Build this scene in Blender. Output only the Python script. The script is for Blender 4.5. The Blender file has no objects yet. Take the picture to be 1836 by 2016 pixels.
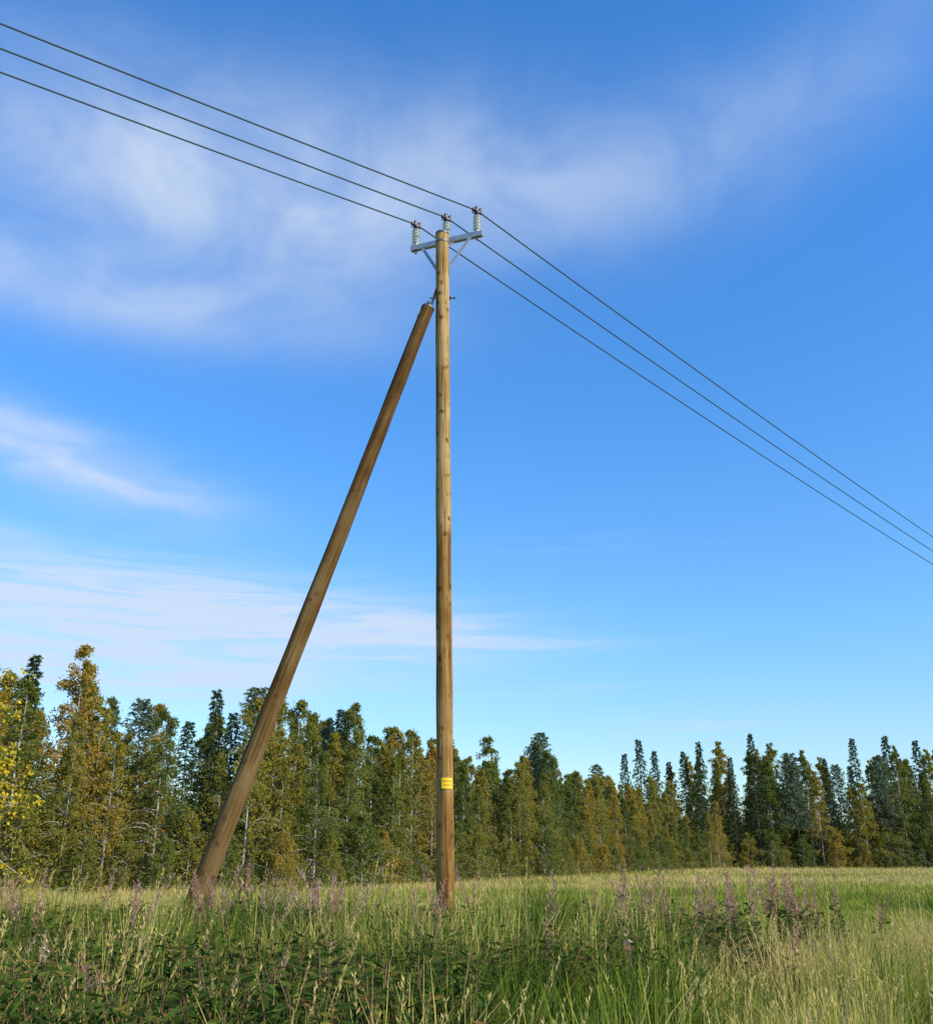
import bpy, math, random
import numpy as np
from mathutils import Vector, noise as mnoise
rnd=random.Random(7)
scene=bpy.context.scene
COL=scene.collection

# ------------------------------------------------------------------ helpers
class Geo:
    def __init__(s): s.V=[];s.F=[];s.T=[];s.M=[];s.n=0
    def quads(s,Q,t,m):
        N=len(Q)
        if N==0: return
        s.V.append(Q.reshape(-1,3)); s.F.append(np.arange(N*4).reshape(N,4)+s.n)
        s.T.append(np.repeat(np.broadcast_to(t,(N,)),4)); s.M.append(np.full(N,m)); s.n+=4*N
    def grid(s,P,closed,t,m):           # P (rings, seg, 3)
        r,c,_=P.shape
        a=np.arange(r*c).reshape(r,c)
        if closed: b=np.roll(a,-1,1)
        else: b=a[:,1:]; a=a[:,:-1]
        F=np.stack([a[:-1],b[:-1],b[1:],a[1:]],-1).reshape(-1,4)
        s.V.append(P.reshape(-1,3)); s.F.append(F+s.n); s.T.append(np.full(r*c,float(t))); s.M.append(np.full(len(F),m)); s.n+=r*c
    def tube(s,pts,rad,seg=8,t=.5,m=0,cap=False):
        pts=np.array(pts,float); rad=np.array(rad,float)*np.ones(len(pts))
        if cap:
            pts=np.vstack([pts[:1],pts,pts[-1:]]); rad=np.concatenate([[1e-4],rad,[1e-4]])
        d=pts[-1]-pts[0]; d/=np.linalg.norm(d)
        ref=np.array([0,0,1.]) if abs(d[2])<.9 else np.array([1.,0,0])
        u=np.cross(d,ref); u/=np.linalg.norm(u); v=np.cross(d,u)
        a=np.linspace(0,2*np.pi,seg,endpoint=False)
        ring=np.cos(a)[:,None]*u+np.sin(a)[:,None]*v
        s.grid(pts[:,None,:]+rad[:,None,None]*ring[None],True,t,m)
    def beam(s,p0,p1,w,h,m=0,up=(0,0,1)):
        p0=np.array(p0,float);p1=np.array(p1,float)
        d=p1-p0;d/=np.linalg.norm(d)
        x=np.cross(d,np.array(up,float));x/=np.linalg.norm(x);y=np.cross(x,d)
        o=[(-1,-1),(1,-1),(1,1),(-1,1)]
        a=[p0+x*w/2*i+y*h/2*j for i,j in o];b=[p1+x*w/2*i+y*h/2*j for i,j in o]
        Q=[[a[3],a[2],a[1],a[0]],b]
        for i in range(4):
            j=(i+1)%4;Q.append([a[i],a[j],b[j],b[i]])
        s.quads(np.array(Q),.5,m)
    def build(s,name,mats,smooth=False,link=True,parent=None):
        V=np.concatenate(s.V);F=np.concatenate(s.F);T=np.concatenate(s.T);M=np.concatenate(s.M)
        me=bpy.data.meshes.new(name)
        me.vertices.add(len(V));me.vertices.foreach_set('co',V.astype(np.float32).ravel())
        me.loops.add(F.size);me.loops.foreach_set('vertex_index',F.astype(np.int32).ravel())
        me.polygons.add(len(F));me.polygons.foreach_set('loop_start',(np.arange(len(F))*4).astype(np.int32))
        for m in mats: me.materials.append(m)
        me.polygons.foreach_set('material_index',M.astype(np.int32))
        me.polygons.foreach_set('use_smooth',np.full(len(F),smooth))
        at=me.attributes.new('tint','FLOAT','POINT');at.data.foreach_set('value',T.astype(np.float32))
        me.update(calc_edges=True)
        ob=bpy.data.objects.new(name,me)
        if link: COL.objects.link(ob)
        if parent: ob.parent=parent
        return ob
def empty(name):
    e=bpy.data.objects.new(name,None);COL.objects.link(e);return e

def newmat(name):
    m=bpy.data.materials.new(name);m.use_nodes=True;nt=m.node_tree
    for n in list(nt.nodes): nt.nodes.remove(n)
    return m,nt
def N(nt,t,**k):
    n=nt.nodes.new(t)
    for a,b in k.items(): setattr(n,a,b)
    return n
def ramp(nt,stops,fac):
    r=N(nt,'ShaderNodeValToRGB');e=r.color_ramp.elements
    while len(e)<len(stops): e.new(.5)
    for i,(p,c) in enumerate(stops): e[i].position=p;e[i].color=(*c,1)
    nt.links.new(fac,r.inputs[0]);return r.outputs[0]
def math_(nt,op,a,b=None,c=None,clamp=False):
    n=N(nt,'ShaderNodeMath',operation=op,use_clamp=clamp)
    for i,v in enumerate((a,b,c)):
        if v is None: continue
        if isinstance(v,(int,float)): n.inputs[i].default_value=v
        else: nt.links.new(v,n.inputs[i])
    return n.outputs[0]

def leafmat(name,stops,w_obj=.5,w_tint=.5,transl=.35):
    m,nt=newmat(name)
    at=N(nt,'ShaderNodeAttribute',attribute_name='tint').outputs['Fac']
    f=math_(nt,'MULTIPLY',at,w_tint)
    if w_obj: f=math_(nt,'MULTIPLY_ADD',N(nt,'ShaderNodeObjectInfo').outputs['Random'],w_obj,f)
    c=ramp(nt,stops,f)
    pb=N(nt,'ShaderNodeBsdfDiffuse')
    tr=N(nt,'ShaderNodeBsdfTranslucent');mx=N(nt,'ShaderNodeMixShader');mx.inputs[0].default_value=transl
    nt.links.new(c,pb.inputs['Color']);nt.links.new(c,tr.inputs[0])
    nt.links.new(pb.outputs[0],mx.inputs[1]);nt.links.new(tr.outputs[0],mx.inputs[2])
    o=N(nt,'ShaderNodeOutputMaterial');nt.links.new(mx.outputs[0],o.inputs[0]);return m
def plainmat(name,col,rough=.6,metal=0,var=.3,scale=20,bump=0):
    m,nt=newmat(name)
    tc=N(nt,'ShaderNodeTexCoord');no=N(nt,'ShaderNodeTexNoise');no.inputs['Scale'].default_value=scale;no.inputs['Detail'].default_value=5
    nt.links.new(tc.outputs['Object'],no.inputs['Vector'])
    c=ramp(nt,[(.3,tuple(x*(1-var) for x in col)),(.7,tuple(min(1,x*(1+var)) for x in col))],no.outputs['Fac'])
    pb=N(nt,'ShaderNodeBsdfPrincipled');pb.inputs['Roughness'].default_value=rough;pb.inputs['Metallic'].default_value=metal
    nt.links.new(c,pb.inputs['Base Color'])
    o=N(nt,'ShaderNodeOutputMaterial');nt.links.new(pb.outputs[0],o.inputs[0]);return m

# ------------------------------------------------------------------ materials
M_birch=leafmat('birch_foliage',[(0,(.095,.135,.034)),(.30,(.165,.19,.038)),(.54,(.255,.24,.042)),(.76,(.39,.285,.045)),(1,(.47,.25,.055))],.66,.38,.40)
M_yellow=leafmat('yellow_foliage',[(0,(.25,.28,.02)),(.4,(.58,.43,.035)),(1,(.80,.54,.03))],0,1)
M_spruce=leafmat('spruce_needles',[(0,(.022,.046,.018)),(1,(.085,.12,.038))],.3,.7,.1)
M_pine=leafmat('pine_needles',[(0,(.10,.14,.08)),(1,(.21,.26,.14))],.3,.7,.15)
M_bwood=plainmat('birch_bark',(.42,.37,.31),.8,0,.55,6)
M_swood=plainmat('dark_bark',(.09,.065,.045),.9,0,.4,8)
M_grass=leafmat('grass_blades',[(0,(.045,.08,.012)),(.3,(.145,.215,.024)),(.52,(.31,.33,.045)),(.75,(.56,.45,.13)),(1,(.68,.50,.20))],0,1,.35)
M_weed=leafmat('fireweed_leaves',[(0,(.022,.045,.010)),(.5,(.070,.115,.020)),(.8,(.18,.16,.035)),(1,(.28,.12,.05))],.25,.75,.3)
M_stem=plainmat('fireweed_stem',(.22,.10,.05),.7)
M_fluff=leafmat('fireweed_spikes',[(0,(.36,.15,.11)),(.5,(.48,.26,.19)),(1,(.76,.62,.54))],.3,.7,.3)

def woodmat(name,k,zg,tint=(1,1,1)):
    m,nt=newmat(name)
    tc=N(nt,'ShaderNodeTexCoord')
    mp=N(nt,'ShaderNodeMapping');mp.inputs['Scale'].default_value=(14,14,.55)
    nt.links.new(tc.outputs['Object'],mp.inputs[0])
    n1=N(nt,'ShaderNodeTexNoise');n1.inputs['Scale'].default_value=1.6;n1.inputs['Detail'].default_value=8;n1.inputs['Roughness'].default_value=.65
    nt.links.new(mp.outputs[0],n1.inputs['Vector'])
    n2=N(nt,'ShaderNodeTexNoise');n2.inputs['Scale'].default_value=1.3;n2.inputs['Detail'].default_value=3
    nt.links.new(tc.outputs['Object'],n2.inputs['Vector'])
    f=math_(nt,'MULTIPLY_ADD',n2.outputs['Fac'],.7,math_(nt,'MULTIPLY',n1.outputs['Fac'],.8))
    f=math_(nt,'SUBTRACT',f,.10)
    sp=N(nt,'ShaderNodeSeparateXYZ');nt.links.new(tc.outputs['Object'],sp.inputs[0])
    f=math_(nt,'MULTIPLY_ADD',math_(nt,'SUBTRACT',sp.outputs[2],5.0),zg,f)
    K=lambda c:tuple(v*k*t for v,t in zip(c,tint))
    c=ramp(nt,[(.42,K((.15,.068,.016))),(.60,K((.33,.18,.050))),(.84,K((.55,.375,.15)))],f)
    def knots(sc,r0,r1,amt,inp,col,off):
        mk=N(nt,'ShaderNodeMapping');mk.inputs['Scale'].default_value=sc;mk.inputs['Location'].default_value=(off,off,off);nt.links.new(tc.outputs['Object'],mk.inputs[0])
        vo=N(nt,'ShaderNodeTexVoronoi');vo.inputs['Scale'].default_value=1.0;vo.inputs['Randomness'].default_value=1
        nz_=N(nt,'ShaderNodeTexNoise');nz_.inputs['Scale'].default_value=18;nz_.inputs['Detail'].default_value=4
        nt.links.new(tc.outputs['Object'],nz_.inputs['Vector'])
        va=N(nt,'ShaderNodeVectorMath',operation='MULTIPLY_ADD');va.inputs[1].default_value=(.5,.5,.5)
        nt.links.new(nz_.outputs['Color'],va.inputs[0]);nt.links.new(mk.outputs[0],va.inputs[2]);nt.links.new(va.outputs[0],vo.inputs['Vector'])
        kf=N(nt,'ShaderNodeMapRange');kf.inputs[1].default_value=r0;kf.inputs[2].default_value=r1;kf.inputs[3].default_value=amt;kf.inputs[4].default_value=0
        nt.links.new(vo.outputs['Distance'],kf.inputs[0])
        mx=N(nt,'ShaderNodeMix',data_type='RGBA');nt.links.new(kf.outputs[0],mx.inputs[0]);nt.links.new(inp,mx.inputs[6]);mx.inputs[7].default_value=(*col,1)
        return mx.outputs[2]
    c=knots((5.4,5.4,4.6),.08,.25,.85,c,(.07,.03,.010),0)
    c=knots((9,9,5.5),.10,.26,.55,c,(.13,.06,.02),3.3)
    mc=N(nt,'ShaderNodeMapping');mc.inputs['Scale'].default_value=(30,30,.8);nt.links.new(tc.outputs['Object'],mc.inputs[0])
    cn=N(nt,'ShaderNodeTexNoise');cn.inputs['Scale'].default_value=1;cn.inputs['Detail'].default_value=2;nt.links.new(mc.outputs[0],cn.inputs['Vector'])
    ck=N(nt,'ShaderNodeMapRange');ck.inputs[1].default_value=.59;ck.inputs[2].default_value=.68;nt.links.new(cn.outputs['Fac'],ck.inputs[0])
    mx2=N(nt,'ShaderNodeMix',data_type='RGBA');nt.links.new(math_(nt,'MULTIPLY',ck.outputs[0],.75),mx2.inputs[0]);nt.links.new(c,mx2.inputs[6]);mx2.inputs[7].default_value=(.06,.028,.010,1)
    pb=N(nt,'ShaderNodeBsdfPrincipled');pb.inputs['Roughness'].default_value=.85;pb.inputs['Specular IOR Level'].default_value=.08
    nt.links.new(mx2.outputs[2],pb.inputs['Base Color'])
    b=N(nt,'ShaderNodeBump');b.inputs['Strength'].default_value=.6;b.inputs['Distance'].default_value=.010
    nt.links.new(math_(nt,'SUBTRACT',n1.outputs['Fac'],ck.outputs[0]),b.inputs['Height']);nt.links.new(b.outputs[0],pb.inputs['Normal'])
    o=N(nt,'ShaderNodeOutputMaterial');nt.links.new(pb.outputs[0],o.inputs[0]);return m
M_wood=woodmat('impregnated_pine_wood',.84,.020,(1,.95,.97))
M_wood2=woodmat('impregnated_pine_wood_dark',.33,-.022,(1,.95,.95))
M_steel=plainmat('galvanized_steel',(.36,.38,.40),.5,.5,.15,30)
M_porc=plainmat('insulator_glaze',(.62,.66,.64),.2,0,.08,10)
M_dark=plainmat('dark_clamp',(.035,.022,.022),.4,0,.2,20)
M_brk=plainmat('weathered_steel',(.12,.12,.125),.5,.4,.2,20)
M_wire=plainmat('wire_covering',(.022,.055,.06),.6,0,.1,2)
M_yel=plainmat('sign_yellow',(.88,.60,.01),.45,0,.04,30)
M_red=plainmat('sign_red',(.70,.08,.01),.5,0,.04,30)

# ------------------------------------------------------------------ utility pole
PB=np.array([-.255,13.0,0.]);PT=np.array([-.406,13.0,11.22])
def log(name,p0,p1,r0,r1,parent,seed,mat,rings=90,seg=28):
    g=Geo()
    p0=np.array(p0,float);p1=np.array(p1,float);L=np.linalg.norm(p1-p0)
    z=np.linspace(0,L,rings);a=np.linspace(0,2*np.pi,seg,endpoint=False)
    P=np.zeros((rings,seg,3))
    wob=.010*np.sin(z/L*5+seed)+.006*np.sin(z/L*13+2*seed)
    wob*=np.sin(np.pi*np.clip(z/L,0,1))
    for i in range(rings):
        r=r0+(r1-r0)*z[i]/L
        for j in range(seg):
            k=mnoise.noise(Vector((math.cos(a[j])*1.2+seed*7,math.sin(a[j])*1.2,z[i]*1.1)))*.008
            P[i,j]=((r+k)*math.cos(a[j])+wob[i],(r+k)*math.sin(a[j]),z[i])
    g.grid(P,True,.5,0)
    for q in (P[-1],P[0]):
        c=q.mean(0);g.grid(np.stack([q,c+(q-c)*.01]),True,.5,0)
    ob=g.build(name,[mat],smooth=True,parent=parent)
    d=Vector(p1-p0).normalized();ob.rotation_mode='QUATERNION';ob.rotation_quaternion=d.to_track_quat('Z','Y');ob.location=Vector(p0)
    md=ob.modifiers.new('e','EDGE_SPLIT');md.split_angle=math.radians(50)
    return ob
pole=empty('utility_pole')
log('pole_shaft',PB-np.array([0,0,.3]),PT,.119,.108,pole,3,M_wood)
BB=np.array([-3.42,11.33,-.2]);BT=np.array([-.62,12.98,9.78])
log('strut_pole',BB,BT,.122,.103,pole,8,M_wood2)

AL=np.array([-.95,13.36,11.2]);AR=np.array([.252,12.93,11.2])
ad=(AR-AL)/np.linalg.norm(AR-AL)
g=Geo()
nrm=np.array([-ad[1],ad[0],0])
g.beam(AL,AR,.008,.085,0)
g.beam(AL+nrm*.03+[0,0,.0445],AR+nrm*.03+[0,0,.0445],.068,.008,0)
g.beam(AL+nrm*.03-[0,0,.0445],AR+nrm*.03-[0,0,.0445],.068,.008,0)
for p in (AL,AR): g.beam(p+nrm*.005,p+nrm*.062,.006,.078,0)
pj=lambda z:PB+(PT-PB)*((z)/11.22)
for s,t in ((-1,.17),(1,.84)):
    a=AL+(AR-AL)*t-[0,0,.05]; b=pj(10.56)+np.array([.10*s,.03 if s<0 else -.02,0])
    g.beam(a,b,.050,.014,0,up=nrm)
g.beam(pj(10.45)+[.112,-.03,0],pj(10.63)+[.112,-.03,0],.012,.05,0,up=(0,1,0))
g.tube([pj(11.05)+[.10,0,0],pj(11.05)+[.20,.03,0]],.012,8,.5,0,cap=True)
g.build('crossarm',[M_steel],parent=pole)
g=Geo();g.tube([pj(11.02),pj(11.05)],[.1165,.1165],28,.5,0)
g.tube([PT-[0,0,.03],PT+[0,0,.010]],[.1145,.112],28,.5,0,cap=True);g.build('pole_cap',[M_brk],parent=pole)
ins=[AL+(AR-AL)*t+nrm*.03+[0,0,.048] for t in (.065,.50,.93)]
TOPS=[]
for i,p in enumerate(ins):
    g=Geo();prof=[(0,.034),(.03,.034)]
    for k in range(5):
        z=.035+k*.062
        rr_=.070
        prof+=[(z,.030),(z+.012,rr_-.004),(z+.018,rr_),(z+.026,rr_-.006),(z+.050,.028)]
    prof+=[(.345,.028)]
    g.tube([p+[0,0,z] for z,_ in prof],[r for _,r in prof],24,.5,0,cap=True)
    g.build('insulator_%d'%(i+1),[M_porc],smooth=True,parent=pole)
    g=Geo()
    g.tube([p+[0,0,.34],p+[0,0,.365],p+[0,0,.40],p+[0,0,.415]],[.032,.052,.052,.03],16,.5,0,cap=True)
    wd=np.array([.78,.63,0])
    g.beam(p+[0,0,.425]-wd*.10,p+[0,0,.425]+wd*.10,.045,.045,0)
    sd=np.array([.63,-.78,0])
    for q in (-.045,.045):
        g.tube([p+[0,0,.40]+wd*q-sd*.06,p+[0,0,.47]+wd*q-sd*.055,p+[0,0,.475]+wd*q+sd*.055,p+[0,0,.40]+wd*q+sd*.06],.014,6,.5,0,cap=True)
    g.build('wire_clamp_%d'%(i+1),[M_dark],parent=pole)
    g=Geo();g.tube([p-[0,0,.10],p+[0,0,0]],.014,8,.5,0,cap=True);g.tube([p-[0,0,.15],p-[0,0,.105]],.024,6,.5,0,cap=True)
    g.build('insulator_bolt_%d'%(i+1),[M_dark],parent=pole)
    TOPS.append(p+[0,0,.435])
g=Geo()
sd=(BT-BB)/np.linalg.norm(BT-BB)
for o in (-.045,.045):
    g.beam(BT-sd*.25+[.0,o-.0,0]+np.array([-.095,0,.02]),BT+sd*.12+[-.02,o,0],.008,.06,0,up=(0,1,0))
    g.beam(BT-sd*.05+[.04,o,0],pj(10.12)+[-.105,o,0],.010,.08,0,up=(0,1,0))
g.tube([BT+sd*.06+[0,-.09,0],BT+sd*.06+[0,.09,0]],.018,8,.5,0,cap=True)
g.tube([pj(9.98)+[-.2,0,0],pj(9.98)+[.19,0,0]],.012,8,.5,0,cap=True)
g.tube([pj(9.98)+[.115,0,0],pj(9.98)+[.135,0,0]],.035,6,.5,0,cap=True)
g.tube([pj(9.98)+[.18,0,0],pj(9.98)+[.205,0,0]],.022,6,.5,0,cap=True)
g.tube([BT-sd*.03,BT+sd*.0],[.107,.108],24,.5,0)
g.build('strut_bracket',[M_brk],parent=pole)
g=Geo();g.beam(pj(10.36)+[.118,-.02,0],pj(10.52)+[.118,-.02,0],.004,.05,0,up=(0,1,0));g.build('tag_plate',[M_steel],parent=pole)

# warning sign wrapped round the shaft
sign=empty('warning_sign')
cz=2.40;c0=pj(cz);rs=.1235
th0=math.radians(-90+15)
def wrap(x,z,r): 
    a=th0+x/rs
    return np.array([c0[0]+r*math.cos(a),c0[1]+r*math.sin(a),cz+z])
g=Geo();xs=np.linspace(-.080,.080,18)
P=np.array([[wrap(x,-.069,rs) for x in xs],[wrap(x,.069,rs) for x in xs]])
g.grid(P,False,.5,0)
Pi=np.array([[wrap(x,-.069,rs-.003) for x in xs],[wrap(x,.069,rs-.003) for x in xs]])[:,::-1]
g.grid(Pi,False,.5,0)
g.build('plate',[M_yel],smooth=True,parent=sign)
for k,(txt,zz) in enumerate((('HENGENVAARA',.026),('LIVSFARA',-.026))):
    cu=bpy.data.curves.new('t','FONT');cu.body=txt;cu.align_x='CENTER';cu.align_y='CENTER';cu.size=.03
    to=bpy.data.objects.new('t',cu);COL.objects.link(to);bpy.context.view_layer.update()
    me=bpy.data.meshes.new_from_object(to.evaluated_get(bpy.context.evaluated_depsgraph_get()))
    bpy.data.objects.remove(to)
    xsn=[v.co.x for v in me.vertices];sc=(.132,.11)[k]/(max(xsn)-min(xsn))
    for v in me.vertices:
        q=wrap(v.co.x*sc,v.co.y*1.2+zz,rs+.002);v.co=q
    me.materials.clear();me.materials.append(M_red)
    o=bpy.data.objects.new('lettering_%d'%(k+1),me);COL.objects.link(o);o.parent=sign

# wires
lines=empty('overhead_power_lines')
for i,t in enumerate(TOPS):
    for nm,d,L in (('a',np.array([.697,.717,0]),71),('b',np.array([-.831,-.557,0]),71)):
        g=Geo();s=np.linspace(0,L,90)
        P=t+s[:,None]*d+np.stack([0*s,0*s,-.05*s+.0007*s*s],1)
        g.tube(P,.0125,8,.5,0)
        g.build('wire_%d_%s'%(i+1,nm),[M_wire],smooth=True,parent=lines)

# ------------------------------------------------------------------ plants
def norm(a): return a/np.maximum(np.linalg.norm(a,axis=-1,keepdims=True),1e-6)
def leafquads(c,d,L,W,rr):
    s=norm(np.cross(d,rr.normal(size=d.shape)))
    L=L[:,None];W=W[:,None]
    return np.stack([c,c+d*L*.5+s*W*.5,c+d*L,c+d*L*.5-s*W*.5],1)
def birch(name,seed,H,Rad,nb,ntw,nl,leaf=.13,cb=.08,mat=None,tw=.55,power=.7,lean=.02,wood=None,bias=0,full=.8):
    rr=np.random.default_rng(seed);g=Geo()
    zz=np.linspace(0,H,10);wx=np.cumsum(rr.normal(0,lean*H/10,10));wy=np.cumsum(rr.normal(0,lean*H/10,10));wx-=wx[0];wy-=wy[0]
    g.tube(np.stack([wx,wy,zz],1),np.linspace(.0080*H,.005,10),7,.5,1)
    u=rr.random(nb)**.95
    t=cb+(.97-cb)*u;z0=t*H
    az=np.arange(nb)*2.39996+rr.normal(0,.3,nb)
    # irregular crown: lobes push out or pull in parts of the outline
    lob=1+.24*np.sin(az*2+u*9+seed)+.18*np.sin(az+u*23+seed*3)
    r=Rad*(1-u**1.4)**power*(full+(1-full)*np.minimum(1,u/.2))*(1-.42*u)*rr.uniform(.5,1.15,nb)*lob+.18
    hd=np.stack([np.cos(az),np.sin(az),0*az],1)
    base=np.stack([np.interp(z0,zz,wx),np.interp(z0,zz,wy),z0],1)
    up=rr.uniform(.4,1.1,nb)*(.4+.6*np.minimum(1,u/.3));dr=rr.uniform(.4,.8,nb)
    def bp(i,s): 
        k=base[i]+hd[i]*(r[i]*s)[:,None];k[:,2]+=r[i]*(up[i]*s-dr[i]*s*s);return k
    for i in range(nb):
        s=np.linspace(0,1,4);ii=np.full(4,i)
        g.tube(bp(ii,s),np.linspace(.010+.005*r[i],.004,4),3,.3,1)
    n=nb*ntw;bi=np.repeat(np.arange(nb),ntw);s=rr.uniform(.15,1.05,n)**.7
    p=bp(bi,s)
    td=norm(hd[bi]*.4+rr.normal(0,.55,(n,3))+np.array([0,0,-.55]))
    tl=tw*rr.uniform(.4,1.2,n)*np.clip(.3+r[bi]/Rad,.4,1)
    tt=np.clip(rr.normal(.45,.20,n)+.2*(s-.5)+bias,0,1)
    m=n*nl;ti=np.repeat(np.arange(n),nl);q=rr.uniform(0,1,m)
    c=p[ti]+td[ti]*(tl[ti]*q)[:,None]+rr.normal(0,.055,(m,3));c[:,2]-=.35*tl[ti]*q*q
    c[:,2]=np.maximum(c[:,2],.05)
    d=norm(rr.normal(size=(m,3))+np.array([0,0,-.5]))
    L=leaf*rr.uniform(.6,1.3,m)
    g.quads(leafquads(c,d,L,L*.75,rr),np.clip(tt[ti]+rr.normal(0,.1,m),0,1),0)
    return g.build(name,[mat or M_birch,wood or M_bwood],link=False)
def spruce(name,seed,H,Rad,nb,ntw,nl,mat,droop=.35,cb=.04,power=.85,L0=.2):
    rr=np.random.default_rng(seed);g=Geo()
    g.tube([(0,0,0),(0,0,H*.5),(0,0,H)],[.011*H,.006*H,.008],7,.5,1)
    u=np.linspace(0,.985,nb);t=cb+(1-cb)*u;r=Rad*(1-u)**power*rr.uniform(.7,1.15,nb)+.08
    az=np.arange(nb)*2.39996+rr.normal(0,.3,nb);hd=np.stack([np.cos(az),np.sin(az),0*az],1)
    base=np.stack([0*t,0*t,t*H],1)
    def bp(i,s):
        k=base[i]+hd[i]*(r[i]*s)[:,None];k[:,2]+=r[i]*(-droop*s+.35*droop*s*s+.1*s);return k
    for i in range(nb): g.tube(bp(np.full(3,i),np.array([0,.5,1.])),[.02,.012,.004],3,.3,1)
    n=nb*ntw;bi=np.repeat(np.arange(nb),ntw);s=rr.uniform(.1,1.0,n)
    p=bp(bi,s);side=np.cross(hd[bi],[0,0,1.])*rr.choice([-1,1],n)[:,None]
    td=norm(hd[bi]*.7+side*rr.uniform(.3,1,n)[:,None]+np.array([0,0,-.35])+rr.normal(0,.15,(n,3)))
    tl=(.22*r[bi]+.12)*rr.uniform(.5,1.2,n)
    m=n*nl;ti=np.repeat(np.arange(n),nl);q=rr.random(m)
    c=p[ti]+td[ti]*(tl[ti]*q)[:,None]+rr.normal(0,.02,(m,3))
    d=norm(td[ti]+rr.normal(0,.45,(m,3)));L=L0*rr.uniform(.6,1.3,m)
    tt=np.clip(rr.normal(.4,.2,n)+.3*(s-.5),0,1)
    g.quads(leafquads(c,d,L,L*.35,rr),tt[ti],0)
    return g.build(name,[mat,M_swood],link=False)

def scatter(name,protos,pts,rot,scl,idx):
    c=bpy.data.collections.new(name+'_parts')
    for i,o in enumerate(protos): o.name='%02d_%s'%(i,o.name); c.objects.link(o)
    me=bpy.data.meshes.new(name);n=len(pts);me.vertices.add(n)
    me.vertices.foreach_set('co',np.array(pts,np.float32).ravel())
    a=me.attributes.new('rot','FLOAT_VECTOR','POINT');a.data.foreach_set('vector',np.array(rot,np.float32).ravel())
    a=me.attributes.new('scl','FLOAT_VECTOR','POINT');a.data.foreach_set('vector',np.array(scl,np.float32).ravel())
    a=me.attributes.new('idx','INT','POINT');a.data.foreach_set('value',np.array(idx,np.int32))
    me.update()
    ob=bpy.data.objects.new(name,me);COL.objects.link(ob)
    nt=bpy.data.node_groups.new(name,'GeometryNodeTree')
    nt.interface.new_socket('Geometry',in_out='INPUT',socket_type='NodeSocketGeometry')
    nt.interface.new_socket('Geometry',in_out='OUTPUT',socket_type='NodeSocketGeometry')
    gi=nt.nodes.new('NodeGroupInput');go=nt.nodes.new('NodeGroupOutput')
    ip=nt.nodes.new('GeometryNodeInstanceOnPoints');ci=nt.nodes.new('GeometryNodeCollectionInfo')
    ci.inputs['Collection'].default_value=c;ci.inputs['Separate Children'].default_value=True;ci.inputs['Reset Children'].default_value=True
    def na(nm,ty):
        k=nt.nodes.new('GeometryNodeInputNamedAttribute');k.data_type=ty;k.inputs['Name'].default_value=nm
        return [o for o in k.outputs if o.enabled and o.name=='Attribute'][0]
    ip.inputs['Pick Instance'].default_value=True
    L=nt.links.new
    L(gi.outputs[0],ip.inputs['Points']);L(ci.outputs[0],ip.inputs['Instance'])
    L(na('idx','INT'),ip.inputs['Instance Index']);L(na('rot','FLOAT_VECTOR'),ip.inputs['Rotation']);L(na('scl','FLOAT_VECTOR'),ip.inputs['Scale'])
    L(ip.outputs[0],go.inputs[0])
    md=ob.modifiers.new('scatter','NODES');md.node_group=nt
    return ob

# ---- forest
protos=[]
for k in range(6):
    protos.append(birch('birch',100+k,10,[1.9,2.3,1.7,2.1,2.4,1.8][k],125,10,9,.115,[.01,.03,.02,.02,.01,.05][k],power=[.8,.6,.9,.65,.75,.55][k],bias=[-.1,0,.1,-.15,.05,.15][k],tw=.6))
for k in range(2): protos.append(birch('bush',120+k,4,1.7,70,9,10,.11,.0,power=.5,bias=-.15,full=1))
for k in range(2): protos.append(spruce('spruce',130+k,12,2.0,150,8,6,M_spruce))
protos.append(spruce('pine',140,12,2.0,90,10,9,M_pine,droop=-.3,cb=.35,power=.5,L0=.22))
protos.append(birch('tall_birch',150,14,2.4,130,9,9,.15,.15,power=.6,bias=.1,lean=.03))
edge=[(-45,33),(-30,36),(-18.5,39),(-7.2,46),(-.6,62),(12,86),(27,116)]
edge2=[(27,118),(48,121),(75,122),(100,122)]
def along(e,step):
    out=[]
    for (x0,y0),(x1,y1) in zip(e[:-1],e[1:]):
        L=math.hypot(x1-x0,y1-y0);n=max(1,int(L/step))
        for i in range(n): out.append((x0+(x1-x0)*(i+.5)/n,y0+(y1-y0)*(i+.5)/n,-(y1-y0)/L,(x1-x0)/L))
    return out
pts=[];rot=[];scl=[];idx=[]
def put(x,y,i,s,sx=None):
    pts.append((x,y,-.05));rot.append((0,0,rnd.uniform(0,6.28)));k=sx or s*rnd.uniform(.8,1.15);scl.append((k,k,s));idx.append(i)
for row in range(4):
    off=row*2.5
    for (x,y,nx,ny) in along(edge,1.8 if row<3 else 2.2):
        x+=nx*off+rnd.uniform(-.8,.8);y+=ny*off+rnd.uniform(-.9,.9)
        s=rnd.choice([.70,.78,.84,.88,.92,1.0])
        if y>95 and row<1 : s*=.7
        if x<-17.5: s*=1.10
        if row==0: s*=.86
        q=rnd.random()
        if row>=1 and q<.10: i=rnd.choice([8,9]);s*=.86
        elif row>=2 and q<.14: i=10;s*=.85
        else: i=rnd.randrange(6)
        put(x,y,i,s)
for k,(x,y,nx,ny) in enumerate(along(edge,1.25)):       # low growth along the edge
    o=1.2 if k%2 else .1
    put(x-nx*o+rnd.uniform(-.5,.5),y-ny*o+rnd.uniform(-.4,.4),rnd.choice([6,7]),rnd.uniform(.4,1.0))
for (x,y,nx,ny) in along(edge,2.3):
    put(x+nx*10.5,y+ny*10.5,rnd.choice([6,7]),1.15,1.3)
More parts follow.
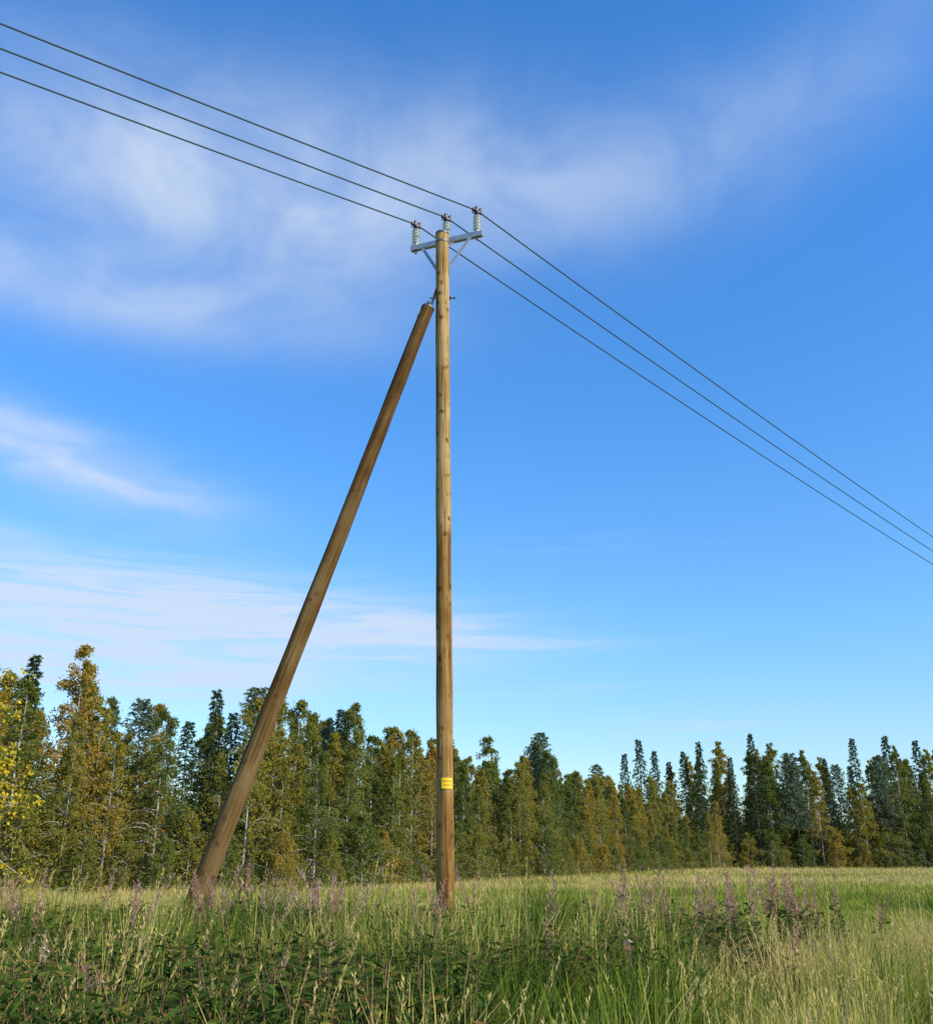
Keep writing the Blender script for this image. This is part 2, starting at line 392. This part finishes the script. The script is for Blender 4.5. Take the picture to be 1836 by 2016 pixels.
for row in range(4):
    for (x,y,nx,ny) in along(edge2,2.7):
        x+=nx*row*3+rnd.uniform(-1.2,1.2);y+=ny*row*3+rnd.uniform(-1,1)
        q=rnd.random()
        if q<.22: put(x,y,rnd.choice([8,9]),rnd.uniform(.9,1.35),rnd.uniform(.8,1.1))
        elif q<.30: put(x,y,10,rnd.uniform(1.0,1.3))
        elif q<.62: put(x,y,11,rnd.uniform(.82,1.15))
        else: put(x,y,rnd.randrange(6),rnd.uniform(.85,1.42))
for (x,y,nx,ny) in along(edge2,1.9):
    put(x+rnd.uniform(-1,1),y-1.5,rnd.choice([6,7]),rnd.uniform(.5,1.2))
    put(x+rnd.uniform(-1,1),y+6,rnd.choice([6,7]),1.3,1.5);put(x+rnd.uniform(-1,1),y+12,rnd.choice([6,7]),1.5,1.7)
put(26.5,108,0,.62);put(28.2,111,3,.75)
for x,y,s in ((20,122,1.15),(22.3,124,1.32),(24.2,124,1.2),(26.4,126,1.1),(5.8,80,.86),(-8.6,60,.82),(56,128,1.4),(60,128,1.35),(38,130,1.1),(33,121,.95)):
    put(x,y,rnd.choice([8,9]),s,s*.85)
for x,y,s in ((6.5,84,.98),(5.9,82,.9),(14,104,.9)): put(x,y,10,s)
scatter('distant_forest',protos,pts,rot,scl,idx)

yb=birch('birch_tree',201,5.9,2.0,90,10,9,.085,.08,mat=M_yellow,tw=.5,power=.45)
COL.objects.link(yb);yb.name='birch_tree';yb.location=(-10.75,20,0)

# ---- grass: individually modelled blades
class VN:
    def __init__(s,seed): s.g=np.random.default_rng(seed).random((256,256))
    def __call__(s,x,y,f):
        x=x*f+1000.3;y=y*f+1000.7;i=np.floor(x).astype(int);j=np.floor(y).astype(int);a=x-i;b=y-j;a=a*a*(3-2*a);b=b*b*(3-2*b)
        G=lambda p,q:s.g[p%256,q%256]
        return (G(i,j)*(1-a)+G(i+1,j)*a)*(1-b)+(G(i,j+1)*(1-a)+G(i+1,j+1)*a)*b
v1,v2,v3,v4=VN(1),VN(2),VN(3),VN(4)
def blades(g,rr,x,h,w,az,lean,tt,segs=((0,.45),(.45,.8),(.8,1.))):
    n=len(x);d=np.stack([np.cos(az),np.sin(az),0*az],1);ln=h*lean
    fa=rr.uniform(0,6.283,n);sd=np.stack([np.cos(fa),np.sin(fa),0*fa],1)
    for s0,s1 in segs:
        def pt(s):
            p=x+d*(ln*s*s)[:,None];p[:,2]+=h*s-.35*ln*s*s;return p
        def wd(s): return (w*(1-s)**.6*.5+.0005)[:,None]*sd
        g.quads(np.stack([pt(s0)-wd(s0),pt(s0)+wd(s0),pt(s1)+wd(s1),pt(s1)-wd(s1)],1),np.clip(tt+.14*(s0-.3),0,1),0)
rr=np.random.default_rng(77)
nt_=6000;yy=3.2+10.4*rr.random(nt_)**.75;xx=rr.uniform(-1,1,nt_)*(yy*.58+1.3);sx=xx/yy
f=.29+.9*(v1(xx,yy,.7)-.5)+.8*(v2(xx,yy,2.2)-.5)+.85*np.clip(sx-.08,0,.5)+.12*(yy>10.5)-.12*np.clip((-.05-sx)/.1,0,1)*(yy<10)
f-=.10*np.exp(-((sx-.02)/.10)**2)
H=.98+.46*(v3(xx,yy,.9)-.5)+.46*(v4(xx,yy,2.5)-.5)
H*=np.where(sx>.22,.80,1)*np.where(yy<4.6,.80,1)*np.where((yy>7)&(yy<12.6)&(sx<.2),1.12,1)
nb_=24
bx=np.repeat(xx,nb_);by=np.repeat(yy,nb_);n=len(bx)
a=rr.uniform(0,6.283,n);rd=.11*np.sqrt(rr.random(n))
P=np.stack([bx+rd*np.cos(a),by+rd*np.sin(a),np.zeros(n)],1)
hh=np.repeat(H,nb_)*rr.uniform(.4,1.1,n)
g=Geo()
blades(g,rr,P,hh,rr.uniform(.006,.017,n),a+rr.normal(0,.7,n),np.abs(rr.normal(.36,.30,n)),np.clip(np.repeat(f,nb_)+rr.normal(0,.15,n),0,1))
ks=np.where(rr.random(nt_)<np.clip(f*1.0-.16,0.03,.5))[0]
k=len(ks);sh=H[ks]*rr.uniform(1.0,1.25,k);saz=rr.normal(.3,1.2,k);sl=np.abs(rr.normal(.16,.1,k))
SP=np.stack([xx[ks],yy[ks],np.zeros(k)],1)
blades(g,rr,SP,sh,np.full(k,.0055),saz,sl,np.full(k,.85),((0,.5),(.5,.8),(.8,.97)))
m=22;q=rr.uniform(.80,1.0,k*m);I=np.repeat(np.arange(k),m)
d=np.stack([np.cos(saz),np.sin(saz),0*saz],1)[I]
c=SP[I]+d*(sh[I]*sl[I]*q*q)[:,None];c[:,2]+=sh[I]*q-.35*sh[I]*sl[I]*q*q
dd=norm(rr.normal(0,.35,(k*m,3))+np.array([0,0,1.]));L=rr.uniform(.015,.04,k*m)
g.quads(leafquads(c,dd,L,L*.25,rr),np.clip(rr.normal(.86,.1,k*m),0,1),0)
g.build('tall_roadside_grass',[M_grass])
n=200000;u=rr.random(n);y=12.0*(130/12.0)**u;x=rr.uniform(-1,1,n)*(y*.62+4)
lim=np.interp(x,[e[0] for e in edge+edge2[1:]],[e[1] for e in edge+edge2[1:]])+3
ok=y<lim;dl=(lim-y)[ok];x=x[ok];y=y[ok];n=len(x)
t=.70+.5*(v1(x,y,.11)-.5)+.35*(v2(x,y,.5)-.5)+.2*(v3(x,y*2.2,.13)-.5)
right=1/(1+np.exp(-(x-1-.02*y)/1.5))
t-=.28*right*np.exp(-((y-34)/13)**2);t+=.12*(y>58)+.10*right*np.exp(-((y-16)/3)**2)
w=np.clip(.00085*y,.009,.10)*rr.uniform(.6,1.3,n);h=rr.uniform(.12,.34,n)*np.where(y<18,1.25,1)*(.8+.5*v4(x,y,.4))*(1+1.4*np.exp(-np.maximum(dl-3,0)/1.2))
g=Geo();blades(g,rr,np.stack([x,y,np.zeros(n)],1),h,w,rr.uniform(0,6.28,n),np.abs(rr.normal(.4,.25,n)),np.clip(t+rr.normal(0,.12,n),0,1),((0,.55),(.55,1.)))
g.build('meadow_grass',[M_grass])

# ---- fireweed
def fireweed(name,seed,h,nl,flower,ns=2,lw=.2):
    rr=np.random.default_rng(seed);g=Geo()
    for st in range(ns):
        hh=h*rr.uniform(.8,1.05);b=np.array([rr.normal(0,.07),rr.normal(0,.07),0]);ln=rr.normal(0,.14,2)*hh
        f=lambda s:b+np.stack([ln[0]*s*s,ln[1]*s*s,hh*s],-1)
        s=np.linspace(0,1,7);g.tube(f(s),np.linspace(.005,.002,7),4,.5,1)
        s=rr.uniform(.15,.80 if flower else 1.0,nl);a=np.arange(nl)*2.4;c=f(s)
        d=norm(np.stack([np.cos(a),np.sin(a),rr.uniform(-.6,.6,nl)],1));L=rr.uniform(.07,.15,nl)*(1.1-.4*s)
        g.quads(leafquads(c,d,L,L*lw,rr),np.clip(rr.normal(.4,.26,nl),0,1),0)
        if flower:
            m=64;q=rr.uniform(.74,1.03,m);c=f(q)
            a=rr.uniform(0,6.28,m);d=norm(np.stack([np.cos(a),np.sin(a),rr.uniform(.6,1.8,m)],1));L=rr.uniform(.025,.06,m)*(1.9-1.2*q)*1.4
            g.quads(leafquads(c,d,L,np.full(m,.007),rr),np.clip(rr.normal(.4,.25,m),0,1),2)
            if flower==2:
                m=34;q=rr.uniform(.76,.96,m);c=f(q)+rr.normal(0,.008,(m,3))
                g.quads(leafquads(c,norm(rr.normal(size=(m,3))),np.full(m,.026),np.full(m,.020),rr),np.clip(rr.normal(.85,.15,m),0,1),2)
    return g.build(name,[M_weed,M_stem,M_fluff],link=False)
WP=[fireweed('f',500,1.25,36,1),fireweed('f',501,1.2,36,1),fireweed('f',502,1.08,36,2,1),fireweed('f',503,1.02,60,0,3,.22),fireweed('f',504,.97,60,0,3,.20),fireweed('f',505,.88,64,0,3,.24)]
pts=[];scl=[];idx=[]
cl=[(-2.5,10.6,.40,16),(-1.6,10.3,.22,20),(-3.1,9.4,.7,8),(1.9,10.4,.35,13),(3.5,11.0,.35,18),(2.7,10.2,.4,8),(-.9,9.4,.6,3),(1.0,9.6,.5,4),(-4.4,9.8,.6,5)]
for cx,cy,r,n in cl:
    for _ in range(n):
        pts.append((rnd.gauss(cx,r),rnd.gauss(cy,r*.8),0));idx.append(rnd.choice([0,1,0,1,3]));k=rnd.uniform(.92,1.16);scl.append((k,k,k))
for sx_,y_ in ((-.37,6.2),(-.33,6.5),(-.31,6.0),(-.24,7.2),(-.12,7.5),(-.36,7.0),(.17,7.4),(.09,7.8),(-.45,7.6),(.30,8.5),(-.34,5.6),(-.22,6.0),(-.41,6.6),(-.28,6.8)):
    pts.append((sx_*y_,y_,0));idx.append(2);k=rnd.uniform(.94,1.08);scl.append((k,k,k))
for _ in range(2300):                       # leafy dark weeds, mostly on the left
    yy_=3.5+9.2*rnd.random();s_=rnd.uniform(-.62,.28);x_=s_*yy_
    thr=.38 if s_<-.10 else -.02
    if mnoise.noise(Vector((x_*.6+14,yy_*.6-14,5)))+thr<0: continue
    pts.append((x_,yy_,0));idx.append(rnd.choice([3,4,5]));k=rnd.uniform(.80,1.10)*(.85 if yy_<4.6 else 1);scl.append((k,k,k))
rot=[(rnd.gauss(0,.08),rnd.gauss(0,.08),rnd.uniform(0,6.28)) for _ in pts]
scatter('fireweed_plants',WP,pts,rot,scl,idx)

# ------------------------------------------------------------------ ground
g=Geo();xs=np.concatenate([[-3000,-800,-300],np.linspace(-120,120,61),[300,800,3000]])
ys=np.concatenate([[-3000,-500,-60],np.linspace(-20,180,51),[400,1000,3000]])
X,Y=np.meshgrid(xs,ys);Z=-.02+0*X
g.grid(np.stack([X,Y,Z],-1),False,.5,0)
m,nt=newmat('meadow_soil')
ge=N(nt,'ShaderNodeNewGeometry')
n1=N(nt,'ShaderNodeTexNoise');n1.inputs['Scale'].default_value=.35;n1.inputs['Detail'].default_value=6;nt.links.new(ge.outputs['Position'],n1.inputs['Vector'])
n2=N(nt,'ShaderNodeTexNoise');n2.inputs['Scale'].default_value=14;n2.inputs['Detail'].default_value=4;nt.links.new(ge.outputs['Position'],n2.inputs['Vector'])
f=math_(nt,'MULTIPLY_ADD',n2.outputs['Fac'],.5,math_(nt,'MULTIPLY',n1.outputs['Fac'],.5))
c=ramp(nt,[(.35,(.08,.09,.02)),(.5,(.18,.18,.045)),(.65,(.30,.25,.10))],f)
pb=N(nt,'ShaderNodeBsdfDiffuse');nt.links.new(c,pb.inputs['Color'])
o=N(nt,'ShaderNodeOutputMaterial');nt.links.new(pb.outputs[0],o.inputs[0])
g.build('meadow_ground',[m])

# ------------------------------------------------------------------ sun, sky
EL=math.radians(33);AZ=math.radians(124)
sd=Vector((math.sin(AZ)*math.cos(EL),math.cos(AZ)*math.cos(EL),math.sin(EL)))
sl=bpy.data.lights.new('sun','SUN');sl.energy=5.0;sl.angle=math.radians(.5);sl.color=(1,.92,.76)
so=bpy.data.objects.new('sun',sl);COL.objects.link(so);so.rotation_mode='QUATERNION';so.rotation_quaternion=sd.to_track_quat('Z','Y')
w=bpy.data.worlds.new('World');scene.world=w;w.use_nodes=True;nt=w.node_tree
for n in list(nt.nodes): nt.nodes.remove(n)
sky=N(nt,'ShaderNodeTexSky',sky_type='NISHITA');sky.sun_disc=False;sky.sun_elevation=EL;sky.sun_rotation=AZ
sky.air_density=1.0;sky.dust_density=.3;sky.ozone_density=2.5
tc=N(nt,'ShaderNodeTexCoord');sp=N(nt,'ShaderNodeSeparateXYZ');nt.links.new(tc.outputs['Generated'],sp.inputs[0])
x,y,z=sp.outputs
az=math_(nt,'MULTIPLY',math_(nt,'ARCTAN2',x,y),57.2958)
el=math_(nt,'MULTIPLY',math_(nt,'ARCSINE',z),57.2958)
def noise(scale,sx,sz,detail=6,rough=.55,off=0,dist=0.,tilt=0):
    cb=N(nt,'ShaderNodeCombineXYZ');nt.links.new(az,cb.inputs[0]);nt.links.new(el,cb.inputs[1])
    mp=N(nt,'ShaderNodeMapping');mp.inputs['Scale'].default_value=(sx,sz,1);mp.inputs['Location'].default_value=(off,off*.7,off);mp.inputs['Rotation'].default_value=(0,0,tilt)
    nt.links.new(cb.outputs[0],mp.inputs[0])
    n=N(nt,'ShaderNodeTexNoise',noise_dimensions='2D');n.inputs['Scale'].default_value=scale;n.inputs['Detail'].default_value=detail;n.inputs['Roughness'].default_value=rough;n.inputs['Distortion'].default_value=dist
    nt.links.new(mp.outputs[0],n.inputs['Vector']);return n.outputs['Fac']
def blob(a0,e0,ra,re,tilt,amp):
    t=math.radians(tilt);ca,sa=math.cos(t),math.sin(t)
    da=math_(nt,'SUBTRACT',az,a0);de=math_(nt,'SUBTRACT',el,e0)
    p=math_(nt,'MULTIPLY_ADD',da,ca/ra,math_(nt,'MULTIPLY',de,sa/ra))
    q=math_(nt,'MULTIPLY_ADD',da,-sa/re,math_(nt,'MULTIPLY',de,ca/re))
    d=math_(nt,'MULTIPLY_ADD',p,p,math_(nt,'MULTIPLY',q,q))
    return math_(nt,'MULTIPLY',math_(nt,'POWER',2.718,math_(nt,'MULTIPLY',d,-1)),amp)
def total(bl):
    t=None
    for b in bl:
        v=blob(*b);t=v if t is None else math_(nt,'ADD',t,v)
    return t
big=total([(-24,38.5,12,5,0,.60),(-14,37,12,4.5,-5,.48),(-2,40.5,13,4.5,0,.48),(13,39.5,12,3.6,8,.34),(31,43,12,3.5,20,.20),(-26,31.0,16,2.2,0,.60)])
nb=noise(.10,1,1.6,7,.55,19,.3,.15)
def remap(v,a,b,c=0,d=1):
    m=N(nt,'ShaderNodeMapRange',interpolation_type='SMOOTHSTEP');nt.links.new(v,m.inputs[0])
    for i,k in enumerate((a,b,c,d)): m.inputs[i+1].default_value=k
    return m.outputs[0]
m1=math_(nt,'MULTIPLY',big,remap(nb,.22,.75,.5,1.15))
mid=total([(-27,22.3,9,1.5,-10,.75),(-23,20.3,7,1.6,-8,.50),(-30,17.3,6,.8,-12,.35)])
mn=noise(.22,.6,2,5,.5,31,.3,-.1)
m2=math_(nt,'MULTIPLY',mid,remap(mn,.3,.7,.45,1.1))
low=total([(-27,13.0,12,2.8,0,1.25),(-13,13.2,10,2.4,-3,1.15),(-2,12.7,6.5,1.5,0,.75),(-20,9.6,15,1.6,0,.85),(6,12.0,5,.4,0,.35)])
rip=noise(.42,.26,3.4,5,.55,51,.5,.03)
m3=math_(nt,'MULTIPLY',low,remap(rip,.32,.64,.45,1.0))
st=math_(nt,'MULTIPLY',total([(14,7.2,6,.7,0,.40),(8,17.8,6,.7,0,.12),(5,9.5,6,.5,0,.25)]),remap(rip,.4,.65))
cm=math_(nt,'ADD',math_(nt,'ADD',m1,m2),math_(nt,'ADD',m3,st))
cm=math_(nt,'MULTIPLY',math_(nt,'MINIMUM',cm,1.0),.88)
gr=ramp(nt,[(0.0,(.32,.37,.37)),(.10,(.31,.38,.42)),(.20,(.27,.42,.50)),(.38,(.22,.43,.60)),(.65,(.17,.44,.67)),(1,(.155,.44,.66))],math_(nt,'DIVIDE',el,60.0))
ms=N(nt,'ShaderNodeVectorMath',operation='MULTIPLY');nt.links.new(sky.outputs[0],ms.inputs[0]);nt.links.new(gr,ms.inputs[1])
ms2=N(nt,'ShaderNodeVectorMath',operation='SCALE');nt.links.new(ms.outputs[0],ms2.inputs[0]);ms2.inputs[3].default_value=4.0
mx=N(nt,'ShaderNodeMix',data_type='RGBA');nt.links.new(cm,mx.inputs[0]);nt.links.new(ms2.outputs[0],mx.inputs[6]);mx.inputs[7].default_value=(5.9,6.9,8.4,1)
bg=N(nt,'ShaderNodeBackground');bg.inputs[1].default_value=.11;nt.links.new(mx.outputs[2],bg.inputs[0])
wo=N(nt,'ShaderNodeOutputWorld');nt.links.new(bg.outputs[0],wo.inputs[0])

# ------------------------------------------------------------------ camera
cam=bpy.data.cameras.new('camera');co=bpy.data.objects.new('camera',cam);COL.objects.link(co);scene.camera=co
co.location=(0,0,1.5);co.rotation_euler=(math.radians(90+20.2),0,0)
cam.sensor_fit='HORIZONTAL';cam.sensor_width=36;cam.lens=36*1838/1836;cam.clip_end=8000;cam.clip_start=.05
scene.view_settings.view_transform='Standard';scene.view_settings.look='None';scene.view_settings.exposure=0
